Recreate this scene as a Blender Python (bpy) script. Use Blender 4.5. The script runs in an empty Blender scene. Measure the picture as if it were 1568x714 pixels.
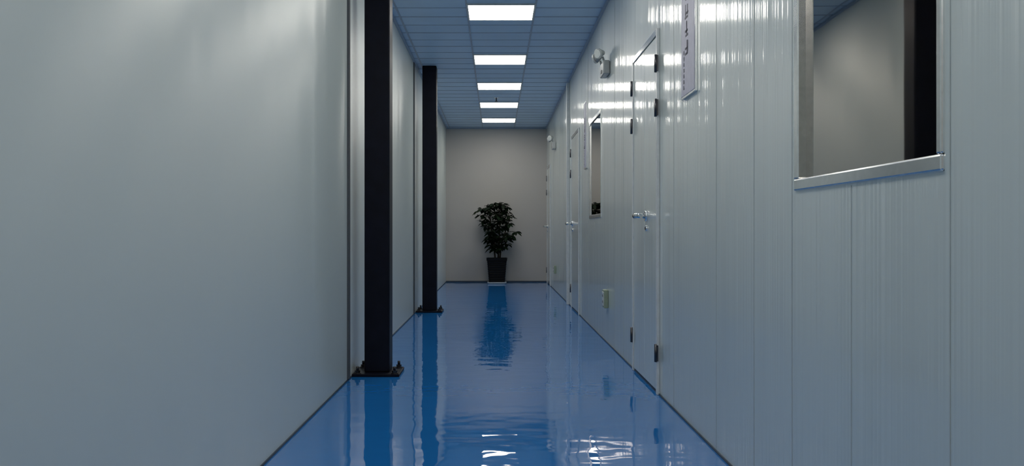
import bpy, bmesh, math, random
from mathutils import Vector, Matrix
random.seed(7)
scene = bpy.context.scene
scene.view_settings.view_transform = 'Standard'
scene.view_settings.look = 'None'

W = 0.92      # half corridor width
CH = 0.92     # camera height
H = 2.82      # ceiling height
YB, YF = -4.0, 15.5

# ------------------------------------------------------------ materials
def new_mat(name):
    m = bpy.data.materials.new(name); m.use_nodes = True
    nt = m.node_tree
    return m, nt, nt.nodes['Principled BSDF']

def simple(name, col, rough=0.5, metal=0.0, noise=0.06, scale=30.0, bump=0.0, coat=0.0, spec=0.5):
    m, nt, b = new_mat(name)
    tc = nt.nodes.new('ShaderNodeTexCoord')
    n = nt.nodes.new('ShaderNodeTexNoise'); n.inputs['Scale'].default_value = scale
    nt.links.new(tc.outputs['Object'], n.inputs['Vector'])
    r = nt.nodes.new('ShaderNodeValToRGB')
    r.color_ramp.elements[0].position = 0.3; r.color_ramp.elements[1].position = 0.7
    r.color_ramp.elements[0].color = (*[c*(1-noise) for c in col], 1)
    r.color_ramp.elements[1].color = (*[min(1, c*(1+noise)) for c in col], 1)
    nt.links.new(n.outputs['Fac'], r.inputs['Fac'])
    nt.links.new(r.outputs['Color'], b.inputs['Base Color'])
    b.inputs['Roughness'].default_value = rough
    b.inputs['Metallic'].default_value = metal
    b.inputs['Coat Weight'].default_value = coat
    b.inputs['Specular IOR Level'].default_value = spec
    if bump:
        bp = nt.nodes.new('ShaderNodeBump'); bp.inputs['Strength'].default_value = bump
        bp.inputs['Distance'].default_value = 0.002
        nt.links.new(n.outputs['Fac'], bp.inputs['Height'])
        nt.links.new(bp.outputs['Normal'], b.inputs['Normal'])
    return m

def panel_mat(name, col, rough, layers, coat=0.0, coat_rough=0.1, ior=1.5, coat_ior=1.5, aniso=0.0):
    """painted steel panel: layers = [(scale_y, scale_z, distance)] of stretched noise bump;
    aniso = vertically rolled sheet finish (highlights stretch along Z)"""
    m, nt, b = new_mat(name)
    tc = nt.nodes.new('ShaderNodeTexCoord')
    prev = None
    for (sy, sz, dist) in layers:
        mp = nt.nodes.new('ShaderNodeMapping')
        mp.inputs['Scale'].default_value = (sy, sy, sz)
        nt.links.new(tc.outputs['Object'], mp.inputs['Vector'])
        n = nt.nodes.new('ShaderNodeTexNoise'); n.inputs['Scale'].default_value = 1.0
        n.inputs['Detail'].default_value = 1.5
        nt.links.new(mp.outputs['Vector'], n.inputs['Vector'])
        bp = nt.nodes.new('ShaderNodeBump'); bp.inputs['Strength'].default_value = 1.0
        bp.inputs['Distance'].default_value = dist
        nt.links.new(n.outputs['Fac'], bp.inputs['Height'])
        if prev: nt.links.new(prev.outputs['Normal'], bp.inputs['Normal'])
        prev = bp
    if prev:
        nt.links.new(prev.outputs['Normal'], b.inputs['Normal'])
        nt.links.new(prev.outputs['Normal'], b.inputs['Coat Normal'])
    n2 = nt.nodes.new('ShaderNodeTexNoise'); n2.inputs['Scale'].default_value = 1.3
    nt.links.new(tc.outputs['Object'], n2.inputs['Vector'])
    r = nt.nodes.new('ShaderNodeValToRGB')
    r.color_ramp.elements[0].color = (*[c*0.97 for c in col], 1)
    r.color_ramp.elements[1].color = (*[c*1.03 for c in col], 1)
    nt.links.new(n2.outputs['Fac'], r.inputs['Fac'])
    nt.links.new(r.outputs['Color'], b.inputs['Base Color'])
    b.inputs['Roughness'].default_value = rough
    b.inputs['IOR'].default_value = ior
    b.inputs['Coat Weight'].default_value = coat
    b.inputs['Coat Roughness'].default_value = coat_rough
    b.inputs['Coat IOR'].default_value = coat_ior
    if aniso:
        cx = nt.nodes.new('ShaderNodeCombineXYZ'); cx.inputs[2].default_value = 1.0
        nt.links.new(cx.outputs[0], b.inputs['Tangent'])
        b.inputs['Anisotropic'].default_value = aniso
    return m

M_left = panel_mat('painted_panel_left', (0.565, 0.625, 0.615), 0.34, [(3.0, 0.2, 0.008)], ior=2.6, aniso=0.95)
M_right = panel_mat('painted_panel_right', (0.54, 0.61, 0.605), 0.36, [(50.0, 0.2, 0.0016), (7.0, 0.3, 0.005)], ior=2.1, coat=0.7, coat_rough=0.10, coat_ior=1.7, aniso=0.95)
M_far = panel_mat('painted_panel_far', (0.48, 0.46, 0.44), 0.6, [(3.0, 3.0, 0.001)])
M_door = panel_mat('door_panel', (0.55, 0.62, 0.615), 0.35, [(30.0, 0.25, 0.0010), (5.0, 0.5, 0.004)], ior=1.9, coat=0.8, coat_rough=0.08, coat_ior=1.7, aniso=0.9)
M_alu = simple('brushed_aluminium', (0.85, 0.86, 0.86), 0.20, 1.0, 0.05, 60)
M_white = simple('white_plastic', (0.62, 0.64, 0.62), 0.35)
M_grey = simple('grey_plastic', (0.40, 0.42, 0.42), 0.25)
M_trimw = simple('white_trim', (0.66, 0.69, 0.70), 0.3)
M_seam = simple('seam_shadow_gap', (0.08, 0.09, 0.10), 0.6)
M_seamL = simple('panel_joint', (0.42, 0.46, 0.46), 0.4)
M_black = simple('black_steel_paint', (0.005, 0.006, 0.013), 0.45, 0.0, 0.2, 12, 0.1, spec=0.15)
M_bolt = simple('dark_bolt_steel', (0.05, 0.05, 0.055), 0.35, 0.8)
M_chrome = simple('chrome', (0.8, 0.8, 0.8), 0.1, 1.0, 0.02)
M_hinge = simple('hinge_steel', (0.10, 0.10, 0.11), 0.3, 0.9)
M_tile = simple('ceiling_tile', (0.46, 0.62, 0.80), 0.45, 0.0, 0.04, 3)  # base colour tinted blue to stand in for light bounced off the floor
M_tbar = simple('ceiling_tbar', (0.30, 0.38, 0.50), 0.4)
M_base = simple('dark_sealant', (0.03, 0.05, 0.08), 0.5)
M_pot = simple('black_glazed_pot', (0.005, 0.005, 0.006), 0.45, 0.0, 0.1, spec=0.15)
M_soil = simple('soil', (0.03, 0.02, 0.012), 0.95, 0, 0.4, 60, 0.8)
M_bark = simple('bark', (0.04, 0.028, 0.016), 0.8, 0, 0.3, 50, 0.5)
M_leaf = simple('leaf_green', (0.006, 0.015, 0.006), 0.5, 0, 0.35, 8, spec=0.15)
M_sign = simple('sign_plate_face', (0.46, 0.46, 0.56), 0.45, spec=0.3)
M_ink = simple('sign_ink', (0.02, 0.02, 0.05), 0.5)
M_socket = simple('socket_plastic', (0.30, 0.36, 0.26), 0.4)
M_lens = simple('lamp_lens', (0.8, 0.82, 0.82), 0.08, 0.6)

# window glass
m, nt, b = new_mat('tinted_reflective_glass')
b.inputs['Base Color'].default_value = (0.45, 0.42, 0.385, 1)
b.inputs['Metallic'].default_value = 1.0
b.inputs['Roughness'].default_value = 0.02
tc = nt.nodes.new('ShaderNodeTexCoord'); n = nt.nodes.new('ShaderNodeTexNoise'); n.inputs['Scale'].default_value = 1.5
bp = nt.nodes.new('ShaderNodeBump'); bp.inputs['Distance'].default_value = 0.0008
nt.links.new(tc.outputs['Object'], n.inputs['Vector']); nt.links.new(n.outputs['Fac'], bp.inputs['Height'])
nt.links.new(bp.outputs['Normal'], b.inputs['Normal'])
M_glass = m

# lamp emitter
m, nt, b = new_mat('led_diffuser')
tc = nt.nodes.new('ShaderNodeTexCoord'); n = nt.nodes.new('ShaderNodeTexNoise'); n.inputs['Scale'].default_value = 2
r = nt.nodes.new('ShaderNodeValToRGB')
r.color_ramp.elements[0].color = (1.0, 0.95, 0.85, 1); r.color_ramp.elements[1].color = (1.0, 0.97, 0.89, 1)
nt.links.new(tc.outputs['Object'], n.inputs['Vector']); nt.links.new(n.outputs['Fac'], r.inputs['Fac'])
nt.links.new(r.outputs['Color'], b.inputs['Emission Color'])
b.inputs['Emission Strength'].default_value = 11.5
M_led = m

# blue epoxy floor
m, nt, b = new_mat('blue_epoxy_floor')
tc = nt.nodes.new('ShaderNodeTexCoord')
n = nt.nodes.new('ShaderNodeTexNoise'); n.inputs['Scale'].default_value = 0.8; n.inputs['Detail'].default_value = 4
nt.links.new(tc.outputs['Object'], n.inputs['Vector'])
r = nt.nodes.new('ShaderNodeValToRGB')
r.color_ramp.elements[0].color = (0.010, 0.165, 0.50, 1); r.color_ramp.elements[1].color = (0.014, 0.180, 0.54, 1)
nt.links.new(n.outputs['Fac'], r.inputs['Fac']); nt.links.new(r.outputs['Color'], b.inputs['Base Color'])
prev = None
for sc, dist in ((2.2, 0.0034), (8.0, 0.0015)):
    mp = nt.nodes.new('ShaderNodeMapping'); mp.inputs['Scale'].default_value = (sc*0.7, sc, sc)
    nt.links.new(tc.outputs['Object'], mp.inputs['Vector'])
    nn = nt.nodes.new('ShaderNodeTexNoise'); nn.inputs['Scale'].default_value = 1.0; nn.inputs['Detail'].default_value = 1.0
    nt.links.new(mp.outputs['Vector'], nn.inputs['Vector'])
    bp = nt.nodes.new('ShaderNodeBump'); bp.inputs['Distance'].default_value = dist
    nt.links.new(nn.outputs['Fac'], bp.inputs['Height'])
    if prev: nt.links.new(prev.outputs['Normal'], bp.inputs['Normal'])
    prev = bp
nt.links.new(prev.outputs['Normal'], b.inputs['Normal'])
b.inputs['Roughness'].default_value = 0.02
b.inputs['IOR'].default_value = 2.0
M_floor = m

# ------------------------------------------------------------ mesh helpers
class MB:
    def __init__(self): self.bm = bmesh.new(); self.mats = []
    def mi(self, mat):
        if mat not in self.mats: self.mats.append(mat)
        return self.mats.index(mat)
    def box(self, x0, x1, y0, y1, z0, z1, mat, bevel=0.0, skew=0.0):
        vs = [self.bm.verts.new((x + (skew if y == y1 else 0), y, z)) for x in (x0, x1) for y in (y0, y1) for z in (z0, z1)]
        idx = [(0,1,3,2),(4,6,7,5),(0,4,5,1),(2,3,7,6),(0,2,6,4),(1,5,7,3)]
        fs = [self.bm.faces.new([vs[i] for i in f]) for f in idx]
        for f in fs: f.material_index = self.mi(mat)
        if bevel:
            es = list({e for f in fs for e in f.edges})
            r = bmesh.ops.bevel(self.bm, geom=es, offset=bevel, segments=2, affect='EDGES', profile=0.5)
            for f in r['faces']: f.material_index = self.mi(mat)
    def cyl(self, p0, p1, r0, r1, mat, seg=20, smooth=True):
        p0, p1 = Vector(p0), Vector(p1); d = (p1-p0)
        q = d.to_track_quat('Z', 'Y')
        rings = []
        for p, r in ((p0, r0), (p1, r1)):
            rings.append([self.bm.verts.new(p + q @ Vector((math.cos(a)*r, math.sin(a)*r, 0)))
                          for a in [2*math.pi*i/seg for i in range(seg)]])
        k = self.mi(mat)
        for i in range(seg):
            f = self.bm.faces.new((rings[0][i], rings[0][(i+1)%seg], rings[1][(i+1)%seg], rings[1][i]))
            f.material_index = k; f.smooth = smooth
        f = self.bm.faces.new(rings[0][::-1]); f.material_index = k
        f = self.bm.faces.new(rings[1]); f.material_index = k
    def tube(self, pts, radii, mat, seg=8):
        rings = []; k = self.mi(mat)
        for i, p in enumerate(pts):
            p = Vector(p)
            a = Vector(pts[max(0, i-1)]); c = Vector(pts[min(len(pts)-1, i+1)])
            q = (c-a).to_track_quat('Z', 'Y')
            rings.append([self.bm.verts.new(p + q @ Vector((math.cos(t)*radii[i], math.sin(t)*radii[i], 0)))
                          for t in [2*math.pi*j/seg for j in range(seg)]])
        for a, c in zip(rings, rings[1:]):
            for j in range(seg):
                f = self.bm.faces.new((a[j], a[(j+1)%seg], c[(j+1)%seg], c[j])); f.material_index = k; f.smooth = True
        f = self.bm.faces.new(rings[0][::-1]); f.material_index = k
        f = self.bm.faces.new(rings[-1]); f.material_index = k
    def loft(self, sections, mat, cap=True):
        """sections: list of (cx,cy,z,hx,hy,corner)"""
        k = self.mi(mat); rings = []
        for (cx, cy, z, hx, hy, c) in sections:
            ring = []
            for (sx, sy, a0) in ((1,1,0),(-1,1,90),(-1,-1,180),(1,-1,270)):
                for t in (0, 30, 60, 90):
                    a = math.radians(a0+t)
                    ring.append(self.bm.verts.new((cx+sx*(hx-c)+c*math.cos(a), cy+sy*(hy-c)+c*math.sin(a), z)))
            rings.append(ring)
        n = len(rings[0])
        for a, c in zip(rings, rings[1:]):
            for j in range(n):
                f = self.bm.faces.new((a[j], a[(j+1)%n], c[(j+1)%n], c[j])); f.material_index = k
        if cap:
            f = self.bm.faces.new(rings[0][::-1]); f.material_index = k
            f = self.bm.faces.new(rings[-1]); f.material_index = k
    def done(self, name, parent=None, loc=None):
        bmesh.ops.recalc_face_normals(self.bm, faces=self.bm.faces[:])
        me = bpy.data.meshes.new(name); self.bm.to_mesh(me); self.bm.free()
        for mt in self.mats: me.materials.append(mt)
        o = bpy.data.objects.new(name, me); scene.collection.objects.link(o)
        if parent: o.parent = parent
        if loc: o.location = loc
        return o

def empty(name, loc=(0,0,0)):
    e = bpy.data.objects.new(name, None); scene.collection.objects.link(e); e.empty_display_size = 0.1
    e.location = loc
    return e
def adopt(o, e):
    o.parent = e; o.matrix_parent_inverse = Matrix.Translation(-Vector(e.location))

# ------------------------------------------------------------ shell
mb = MB(); mb.box(-W-0.15, W+0.15, YB-0.15, YF+0.15, -0.1, 0.0, M_floor); mb.done('floor')
mb = MB(); mb.box(-W-0.15, -W, YB, YF, 0, H, M_left); mb.done('wall_left')
mb = MB(); mb.box(-W-0.15, W+0.15, YF, YF+0.12, 0, H, M_far); mb.done('wall_far')
mb = MB(); mb.box(-W-0.15, W+0.15, YB-0.12, YB, 0, H, M_far); mb.done('wall_back')

# right wall with two window openings
WZ0, WZ1 = 1.045, 2.0
WINS = [(1.743, 2.61), (7.43, 8.36)]
mb = MB()
y = YB
for (a, c) in WINS:
    mb.box(W, W+0.12, y, a, 0, H, M_right)
    mb.box(W, W+0.12, a, c, 0, WZ0, M_right)
    mb.box(W, W+0.12, a, c, WZ1, H, M_right)
    y = c
mb.box(W, W+0.12, y, YF, 0, H, M_right)
mb.done('wall_right')

# ceiling : lamps let into tile grid
LX0, LX1 = -0.25, 0.33
LAMPS = [-3.0, -1.3, 0.4, 2.1, 3.8, 5.5, 7.32, 9.33, 11.03, 12.67, 14.40]
mb = MB(); mb.box(-W-0.15, W+0.15, YB-0.15, YF+0.15, H, H+0.1, M_tile)
mb.done('ceiling')
mb = MB()
for x in (LX0-0.6, LX0, LX1):
    mb.box(x-0.008, x+0.008, YB, YF, H-0.004, H, M_tbar)
yy = YB+0.1; i = 0
while yy < YF:
    w = 0.009 if i % 2 == 0 else 0.004
    mb.box(-W, W, yy-w, yy+w, H-0.003, H, M_tbar)
    yy += 0.3; i += 1
mb.done('trim_ceiling_grid')
mb = MB()
mb.box(-W, -W+0.02, YB, YF, H-0.022, H-0.004, M_tbar)
mb.box(W-0.02, W, YB, YF, H-0.022, H-0.004, M_tbar)
mb.box(-W+0.02, W-0.02, YF-0.02, YF, H-0.022, H-0.004, M_tbar)
mb.done('trim_ceiling_edge')

for y in LAMPS:
    e = empty('ceiling_panel_light', (0.04, y, H))
    mb = MB()
    x0, x1, y0, y1 = LX0+0.0, LX1-0.0, y-0.26, y+0.26
    t = 0.014
    mb.box(x0, x1, y0, y0+t, H-0.014, H, M_white)
    mb.box(x0, x1, y1-t, y1, H-0.014, H, M_white)
    mb.box(x0, x0+t, y0+t, y1-t, H-0.014, H, M_white)
    mb.box(x1-t, x1, y0+t, y1-t, H-0.014, H, M_white)
    adopt(mb.done('frame'), e)
    mb = MB(); mb.box(x0+t, x1-t, y0+t, y1-t, H-0.010, H-0.005, M_led)
    adopt(mb.done('diffuser'), e)

# baseboards (thin dark sealant line)
mb = MB(); mb.box(-W, -W+0.006, YB, YF, 0, 0.008, M_base); mb.done('baseboard_left')
mb = MB(); mb.box(W-0.006, W, YB, YF, 0, 0.008, M_base); mb.done('baseboard_right')
mb = MB(); mb.box(-W+0.006, W-0.006, YF-0.02, YF, 0, 0.022, M_base); mb.done('baseboard_far')

# panel joints
mb = MB()
for y in (1.22, 1.72, 2.2, 2.64, 3.03, 3.55, 4.4, 6.15, 6.6, 8.5, 9.1, 11.6, 12.4, 13.6):
    if y == 2.2:
        mb.box(W-0.0012, W, y-0.0015, y+0.0015, 0.012, WZ0-0.005, M_seamL)
        mb.box(W-0.0012, W, y-0.0015, y+0.0015, WZ1+0.005, H-0.025, M_seamL)
    else:
        mb.box(W-0.0012, W, y-0.0015, y+0.0015, 0.012, H-0.025, M_seamL)
mb.done('trim_joints_right')
mb = MB()
mb.box(-W, -W+0.012, 5.23, 5.28, 0.012, H-0.022, M_seam)
mb.box(-W, -W+0.010, 9.40, 9.50, 0.012, H-0.022, M_seam)
for y in (13.2,):
    mb.box(-W, -W+0.001, y-0.002, y+0.002, 0.012, H-0.022, M_seamL)
mb.done('trim_joints_left')
mb = MB(); mb.box(W-0.035, W, 10.68, 10.76, 0, H-0.022, M_trimw, 0.004); mb.done('trim_corner_post')

# ------------------------------------------------------------ windows
for i, (a, c) in enumerate(WINS):
    e = empty('window_%d' % (i+1), (W, (a+c)/2, (WZ0+WZ1)/2))
    fw = 0.036; p = 0.007
    mb = MB()
    mb.box(W-p, W+0.05, a, c, WZ0, WZ0+fw, M_alu, 0.005)
    mb.box(W-p, W+0.05, a, c, WZ1-fw, WZ1, M_alu, 0.005)
    mb.box(W-p, W+0.05, a, a+0.022, WZ0+fw, WZ1-fw, M_alu, 0.004)
    mb.box(W-p, W+0.05, c-fw, c, WZ0+fw, WZ1-fw, M_alu, 0.004)
    adopt(mb.done('frame'), e)
    mb = MB(); mb.box(W+0.004, W+0.010, a+0.017, c-fw+0.005, WZ0+fw-0.005, WZ1-fw+0.005, M_glass, skew=(0.014 if i == 0 else 0.0))
    adopt(mb.done('glass_pane'), e)

# ------------------------------------------------------------ doors
def door(idx, y0, y1, split, hy, lever_dir, hinges=(0.235, 1.62, 1.87)):
    e = empty('door_%d' % idx, (W, (y0+y1)/2, 0))
    top = 2.07; fw = 0.035
    mb = MB()
    mb.box(W-0.016, W, y0, y0+fw, 0.0, top, M_trimw, 0.003)
    mb.box(W-0.016, W, y1-fw, y1, 0.0, top, M_trimw, 0.003)
    mb.box(W-0.016, W, y0+fw, y1-fw, top-fw, top, M_alu, 0.003)
    mb.box(W-0.004, W, y0+fw, y1-fw, 0.0, 0.02, M_base)
    adopt(mb.done('frame'), e)
    mb = MB()
    if split:
        mb.box(W-0.010, W, y0+fw+0.004, split-0.003, 0.02, top-fw-0.004, M_door, 0.002)
        mb.box(W-0.010, W, split+0.003, y1-fw-0.004, 0.02, top-fw-0.004, M_door, 0.002)
    else:
        mb.box(W-0.010, W, y0+fw+0.004, y1-fw-0.004, 0.02, top-fw-0.004, M_door, 0.002)
    adopt(mb.done('leaf'), e)
    mb = MB()
    for z in hinges:
        for yy in ((y0+0.012, y1-0.012) if split else (y1-0.012,)):
            mb.cyl((W-0.020, yy, z-0.05), (W-0.020, yy, z+0.05), 0.009, 0.009, M_hinge, 12)
            mb.box(W-0.018, W-0.009, yy-0.02, yy+0.02, z-0.045, z+0.045, M_hinge)
    adopt(mb.done('hinges'), e)
    mb = MB(); z = 1.015
    mb.cyl((W-0.008, hy, z), (W-0.024, hy, z), 0.034, 0.031, M_chrome, 24)
    mb.cyl((W-0.02, hy, z), (W-0.080, hy, z), 0.015, 0.014, M_chrome, 16)
    pts = [(W-0.073, hy-0.016*lever_dir, z), (W-0.084, hy+0.02*lever_dir, z), (W-0.082, hy+0.08*lever_dir, z+0.002), (W-0.070, hy+0.15*lever_dir, z-0.003)]
    mb.tube(pts, [0.016, 0.019, 0.016, 0.012], M_chrome, 12)
    mb.cyl((W-0.008, hy, z-0.075), (W-0.020, hy, z-0.075), 0.018, 0.017, M_chrome, 20)
    mb.box(W-0.024, W-0.019, hy-0.002, hy+0.002, z-0.083, z-0.067, M_hinge)
    adopt(mb.done('lever_handle'), e)
door(1, 4.78, 5.66, 5.22, 5.13, -1)
door(2, 9.35, 10.30, None, 10.1, -1)
door(3, 14.35, 15.2, None, 15.0, -1)

# ------------------------------------------------------------ steel columns
def column(y):
    e = empty('steel_column', (-0.765, y, 0))
    cx = -0.765; hw = 0.081
    mb = MB()
    mb.box(cx-hw, cx+hw, y, y+0.16, 0.018, H-0.004, M_black, 0.008)
    adopt(mb.done('shaft'), e)
    mb = MB(); mb.box(cx-0.15, cx+0.15, y-0.07, y+0.23, 0.0, 0.018, M_black, 0.003)
    adopt(mb.done('base_plate'), e)
    mb = MB()
    for sx in (-0.118, 0.118):
        for yy in (y-0.04, y+0.20):
            mb.cyl((cx+sx, yy, 0.018), (cx+sx, yy, 0.022), 0.024, 0.024, M_bolt, 18)
            mb.cyl((cx+sx, yy, 0.022), (cx+sx, yy, 0.038), 0.017, 0.017, M_bolt, 6, False)
            mb.cyl((cx+sx, yy, 0.038), (cx+sx, yy, 0.062), 0.009, 0.009, M_bolt, 12)
    adopt(mb.done('anchor_bolts'), e)
column(5.44); column(9.70)

# ------------------------------------------------------------ sign plates
def sign(y0, y1, z0, z1):
    e = empty('sign_plate', (W, (y0+y1)/2, (z0+z1)/2))
    mb = MB()
    mb.box(W-0.012, W, y0, y1, z0, z1, M_alu, 0.002)
    adopt(mb.done('backing'), e)
    mb = MB(); mb.box(W-0.0135, W-0.011, y0+0.010, y1-0.010, z0+0.012, z1-0.012, M_sign)
    adopt(mb.done('face'), e)
    mb = MB()
    x0, x1 = W-0.0145, W-0.0134
    h = z1-z0; yc = (y0+y1)/2
    def glyph(cy, cz, s):
        t = s*0.12
        for k in range(random.choice((2, 3))):
            zz = cz+s*(-0.42+0.84*(k+random.random()*0.3)/3)
            mb.box(x0, x1, cy-s*0.42*random.uniform(.6, 1), cy+s*0.42*random.uniform(.6, 1), zz-t/2, zz+t/2, M_ink)
        for k in range(2):
            yy = cy+s*random.uniform(-0.35, 0.35)
            mb.box(x0, x1, yy-t/2, yy+t/2, cz-s*random.uniform(.25, .45), cz+s*random.uniform(.25, .45), M_ink)
    for k in range(4):
        glyph(yc+0.02, z1-0.19-0.085*k, 0.085)
    for k in range(7):
        glyph(yc+0.075, z0+0.05+0.028*k, 0.024)
    adopt(mb.done('lettering'), e)
sign(3.88, 4.17, 1.565, 2.25)
sign(8.58, 8.80, 1.565, 2.25)

# ------------------------------------------------------------ emergency lights
def emergency(y, z=2.26):
    e = empty('emergency_light', (W, y, z))
    mb = MB()
    X = W-0.001
    mb.box(X-0.055, X, y-0.12, y+0.12, z-0.06, z+0.05, M_grey, 0.010)
    mb.box(X-0.058, X-0.054, y-0.03, y+0.03, z-0.04, z-0.015, M_seam)
    adopt(mb.done('battery_box'), e)
    mb = MB()
    for s in (-1, 1):
        c = Vector((X-0.045, y+s*0.08, z+0.048))
        mb.cyl(c, c+Vector((-0.01, 0, 0.034)), 0.009, 0.009, M_grey, 12)
        h = c+Vector((-0.018, 0, 0.065)); d = Vector((-0.7, s*0.55, -0.2)).normalized()
        mb.cyl(h-d*0.02, h+d*0.03, 0.018, 0.038, M_grey, 20)
        mb.cyl(h+d*0.03, h+d*0.048, 0.040, 0.040, M_white, 20)
        mb.cyl(h+d*0.048, h+d*0.051, 0.035, 0.033, M_lens, 20)
    adopt(mb.done('twin_heads'), e)
emergency(6.98); emergency(13.2)

# ------------------------------------------------------------ wall sockets
def socket(y, z, s=1.0):
    e = empty('wall_socket', (W, y, z))
    mb = MB()
    mb.box(W-0.035, W, y-0.06*s, y+0.06*s, z-0.075*s, z+0.075*s, M_socket, 0.006)
    mb.box(W-0.040, W-0.034, y-0.045*s, y+0.045*s, z-0.058*s, z+0.058*s, M_white, 0.003)
    adopt(mb.done('box'), e)
    mb = MB()
    for zz in (z+0.025, z-0.025):
        for yy in (y-0.014, y+0.014):
            mb.box(W-0.0415, W-0.0395, yy-0.003, yy+0.003, zz-0.010, zz+0.010, M_ink)
    adopt(mb.done('slots'), e)
socket(7.03, 0.365); socket(13.1, 0.335, 0.8)

# sprinkler
mb = MB()
c = (0.0, 12.0)
mb.cyl((c[0], c[1], H-0.003), (c[0], c[1], H-0.012), 0.035, 0.030, M_chrome, 20)
mb.cyl((c[0], c[1], H-0.012), (c[0], c[1], H-0.055), 0.009, 0.009, M_hinge, 12)
mb.cyl((c[0], c[1], H-0.055), (c[0], c[1], H-0.060), 0.022, 0.022, M_hinge, 16)
mb.done('fire_sprinkler')

# ------------------------------------------------------------ plant
PX, PY = 0.01, 15.10
e = empty('potted_umbrella_tree', (PX, PY, 0))
mb = MB()
mb.loft([(PX, PY, 0.0, .150, .150, .02), (PX, PY, 0.012, .165, .165, .02), (PX, PY, 0.03, .170, .170, .02), (PX, PY, 0.03, .155, .155, .02), (PX, PY, 0.022, .15, .15, .02)], M_white)
adopt(mb.done('saucer'), e)
mb = MB(); secs = []
z = 0.024; Z1 = 0.455
N = 9
for i in range(N):
    t0 = i/N; t1 = (i+1)/N
    za = z+(Z1-0.05-z)*t0; zb = z+(Z1-0.05-z)*t1
    ha = .138+.032*t0; hb = .138+.032*t1
    secs += [(PX, PY, za, ha-0.004, ha-0.004, .02), (PX, PY, za+0.010, ha+0.003, ha+0.003, .02), (PX, PY, zb-0.008, hb+0.003, hb+0.003, .02), (PX, PY, zb-0.001, hb-0.004, hb-0.004, .02)]
secs += [(PX, PY, Z1-0.048, .180, .180, .02), (PX, PY, Z1, .184, .184, .02), (PX, PY, Z1, .166, .166, .015), (PX, PY, Z1-0.04, .162, .162, .015)]
mb.loft(secs, M_pot, True)
adopt(mb.done('pot'), e)
mb = MB(); mb.loft([(PX, PY, Z1-0.045, .160, .160, .015), (PX, PY, Z1-0.02, .158, .158, .015)], M_soil)
adopt(mb.done('soil'), e)

prof = [(0.50, -.14, .18), (0.62, -.20, .24), (0.78, -.22, .29), (0.92, -.28, .40), (1.04, -.34, .44), (1.16, -.36, .34), (1.30, -.42, .27), (1.40, -.36, .22), (1.46, -.22, .14)]
def rng(z):
    for (a, b_) in zip(prof, prof[1:]):
        if a[0] <= z <= b_[0]:
            t = (z-a[0])/(b_[0]-a[0])
            return a[1]+(b_[1]-a[1])*t, a[2]+(b_[2]-a[2])*t
    return -.1, .1
ml = MB(); ms = MB()
def leaf(base, d, L, Wd):
    d = d.normalized()
    side = d.cross(Vector((0, 0, 1)))
    if side.length < 0.1: side = Vector((1, 0, 0))
    side.normalize(); up = side.cross(d).normalized()
    roll = random.uniform(-.5, .5); side = (side*math.cos(roll)+up*math.sin(roll)).normalized(); up = side.cross(d)
    k = ml.mi(M_leaf)
    prof_l = [(0, .04), (.2, .6), (.45, 1.0), (.7, .8), (.9, .35), (1.0, .02)]
    rows = []
    for t, w in prof_l:
        c = base+d*L*t+Vector((0, 0, -1))*L*0.28*t*t
        rows.append((ml.bm.verts.new(c-side*Wd*w*.5+up*0.12*Wd*w), ml.bm.verts.new(c), ml.bm.verts.new(c+side*Wd*w*.5+up*0.12*Wd*w)))
    for a, c in zip(rows, rows[1:]):
        for j in (0, 1):
            f = ml.bm.faces.new((a[j], a[j+1], c[j+1], c[j])); f.material_index = k; f.smooth = True
random.seed(21)
tips = []
tries = 0
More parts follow.
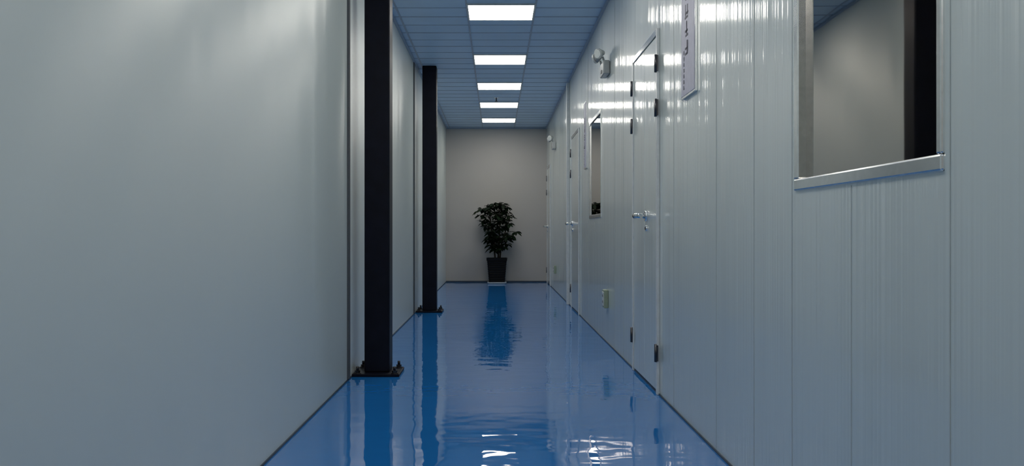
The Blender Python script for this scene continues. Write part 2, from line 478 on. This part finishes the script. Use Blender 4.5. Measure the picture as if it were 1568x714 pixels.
while len(tips) < 90 and tries < 8000:
    tries += 1
    z = random.uniform(0.60, 1.43)
    a, c = rng(z); a += 0.07; c -= 0.07
    if c <= a: continue
    x = random.uniform(a, c); mid = (a+c)/2; hw = (c-a)/2
    hy = min(0.24, hw)*math.sqrt(max(0, 1-((x-mid)/hw)**2))
    p = Vector((PX+x, PY-0.02+random.uniform(-hy, hy), z))
    if all((p-q).length > 0.07 for q in tips): tips.append(p)
stems = [[(PX-.03, PY, .42), (PX-.05, PY+.01, .7), (PX-.10, PY, 1.0), (PX-.14, PY, 1.35)],
         [(PX+.02, PY+.02, .42), (PX+.04, PY, .7), (PX+.05, PY-.03, 1.0), (PX+.03, PY-.02, 1.36)],
         [(PX+.05, PY-.02, .42), (PX+.08, PY+.02, .7), (PX+.16, PY+.02, .95), (PX+.22, PY, 1.12)]]
for s in stems: ms.tube(s, [.016, .013, .010, .006], M_bark, 8)
def nearest(p):
    best = None
    for s in stems:
        for a, c in zip(s, s[1:]):
            a = Vector(a); c = Vector(c)
            for t in (0, .25, .5, .75, 1):
                q = a.lerp(c, t)
                if q.z < p.z-0.02 or best is None:
                    dd = (q-p).length+0.3*max(0, q.z-p.z+0.05)
                    if best is None or dd < best[0]: best = (dd, q)
    return best[1]
for p in tips:
    q = nearest(p)
    mid = q.lerp(p, .5)+Vector((0, 0, .02))
    ms.tube([q, mid, p], [.006, .005, .004], M_bark, 6)
    n = random.randint(6, 8); off = random.uniform(0, 6.28)
    for i in range(n):
        a = off+2*math.pi*i/n+random.uniform(-.2, .2)
        d = Vector((math.cos(a), math.sin(a), random.uniform(-.55, .35)))
        L = random.uniform(.09, .13)
        if (p+d*L).y > YF-0.03: continue
        leaf(p+d*0.012, d, L, L*random.uniform(.46, .6))
adopt(ms.done('stems'), e)
adopt(ml.done('leaves'), e)

# ------------------------------------------------------------ world, camera
w = bpy.data.worlds.new('world'); scene.world = w; w.use_nodes = True
w.node_tree.nodes['Background'].inputs['Color'].default_value = (0.02, 0.03, 0.04, 1)
cam = bpy.data.cameras.new('camera'); co = bpy.data.objects.new('camera', cam); scene.collection.objects.link(co)
co.location = (0, 0, CH); co.rotation_euler = (math.pi/2, 0, 0)
cam.sensor_width = 36; cam.lens = 1300/1568*36
cam.shift_x = 24/1568; cam.shift_y = -2/1568
cam.clip_start = 0.02
scene.camera = co
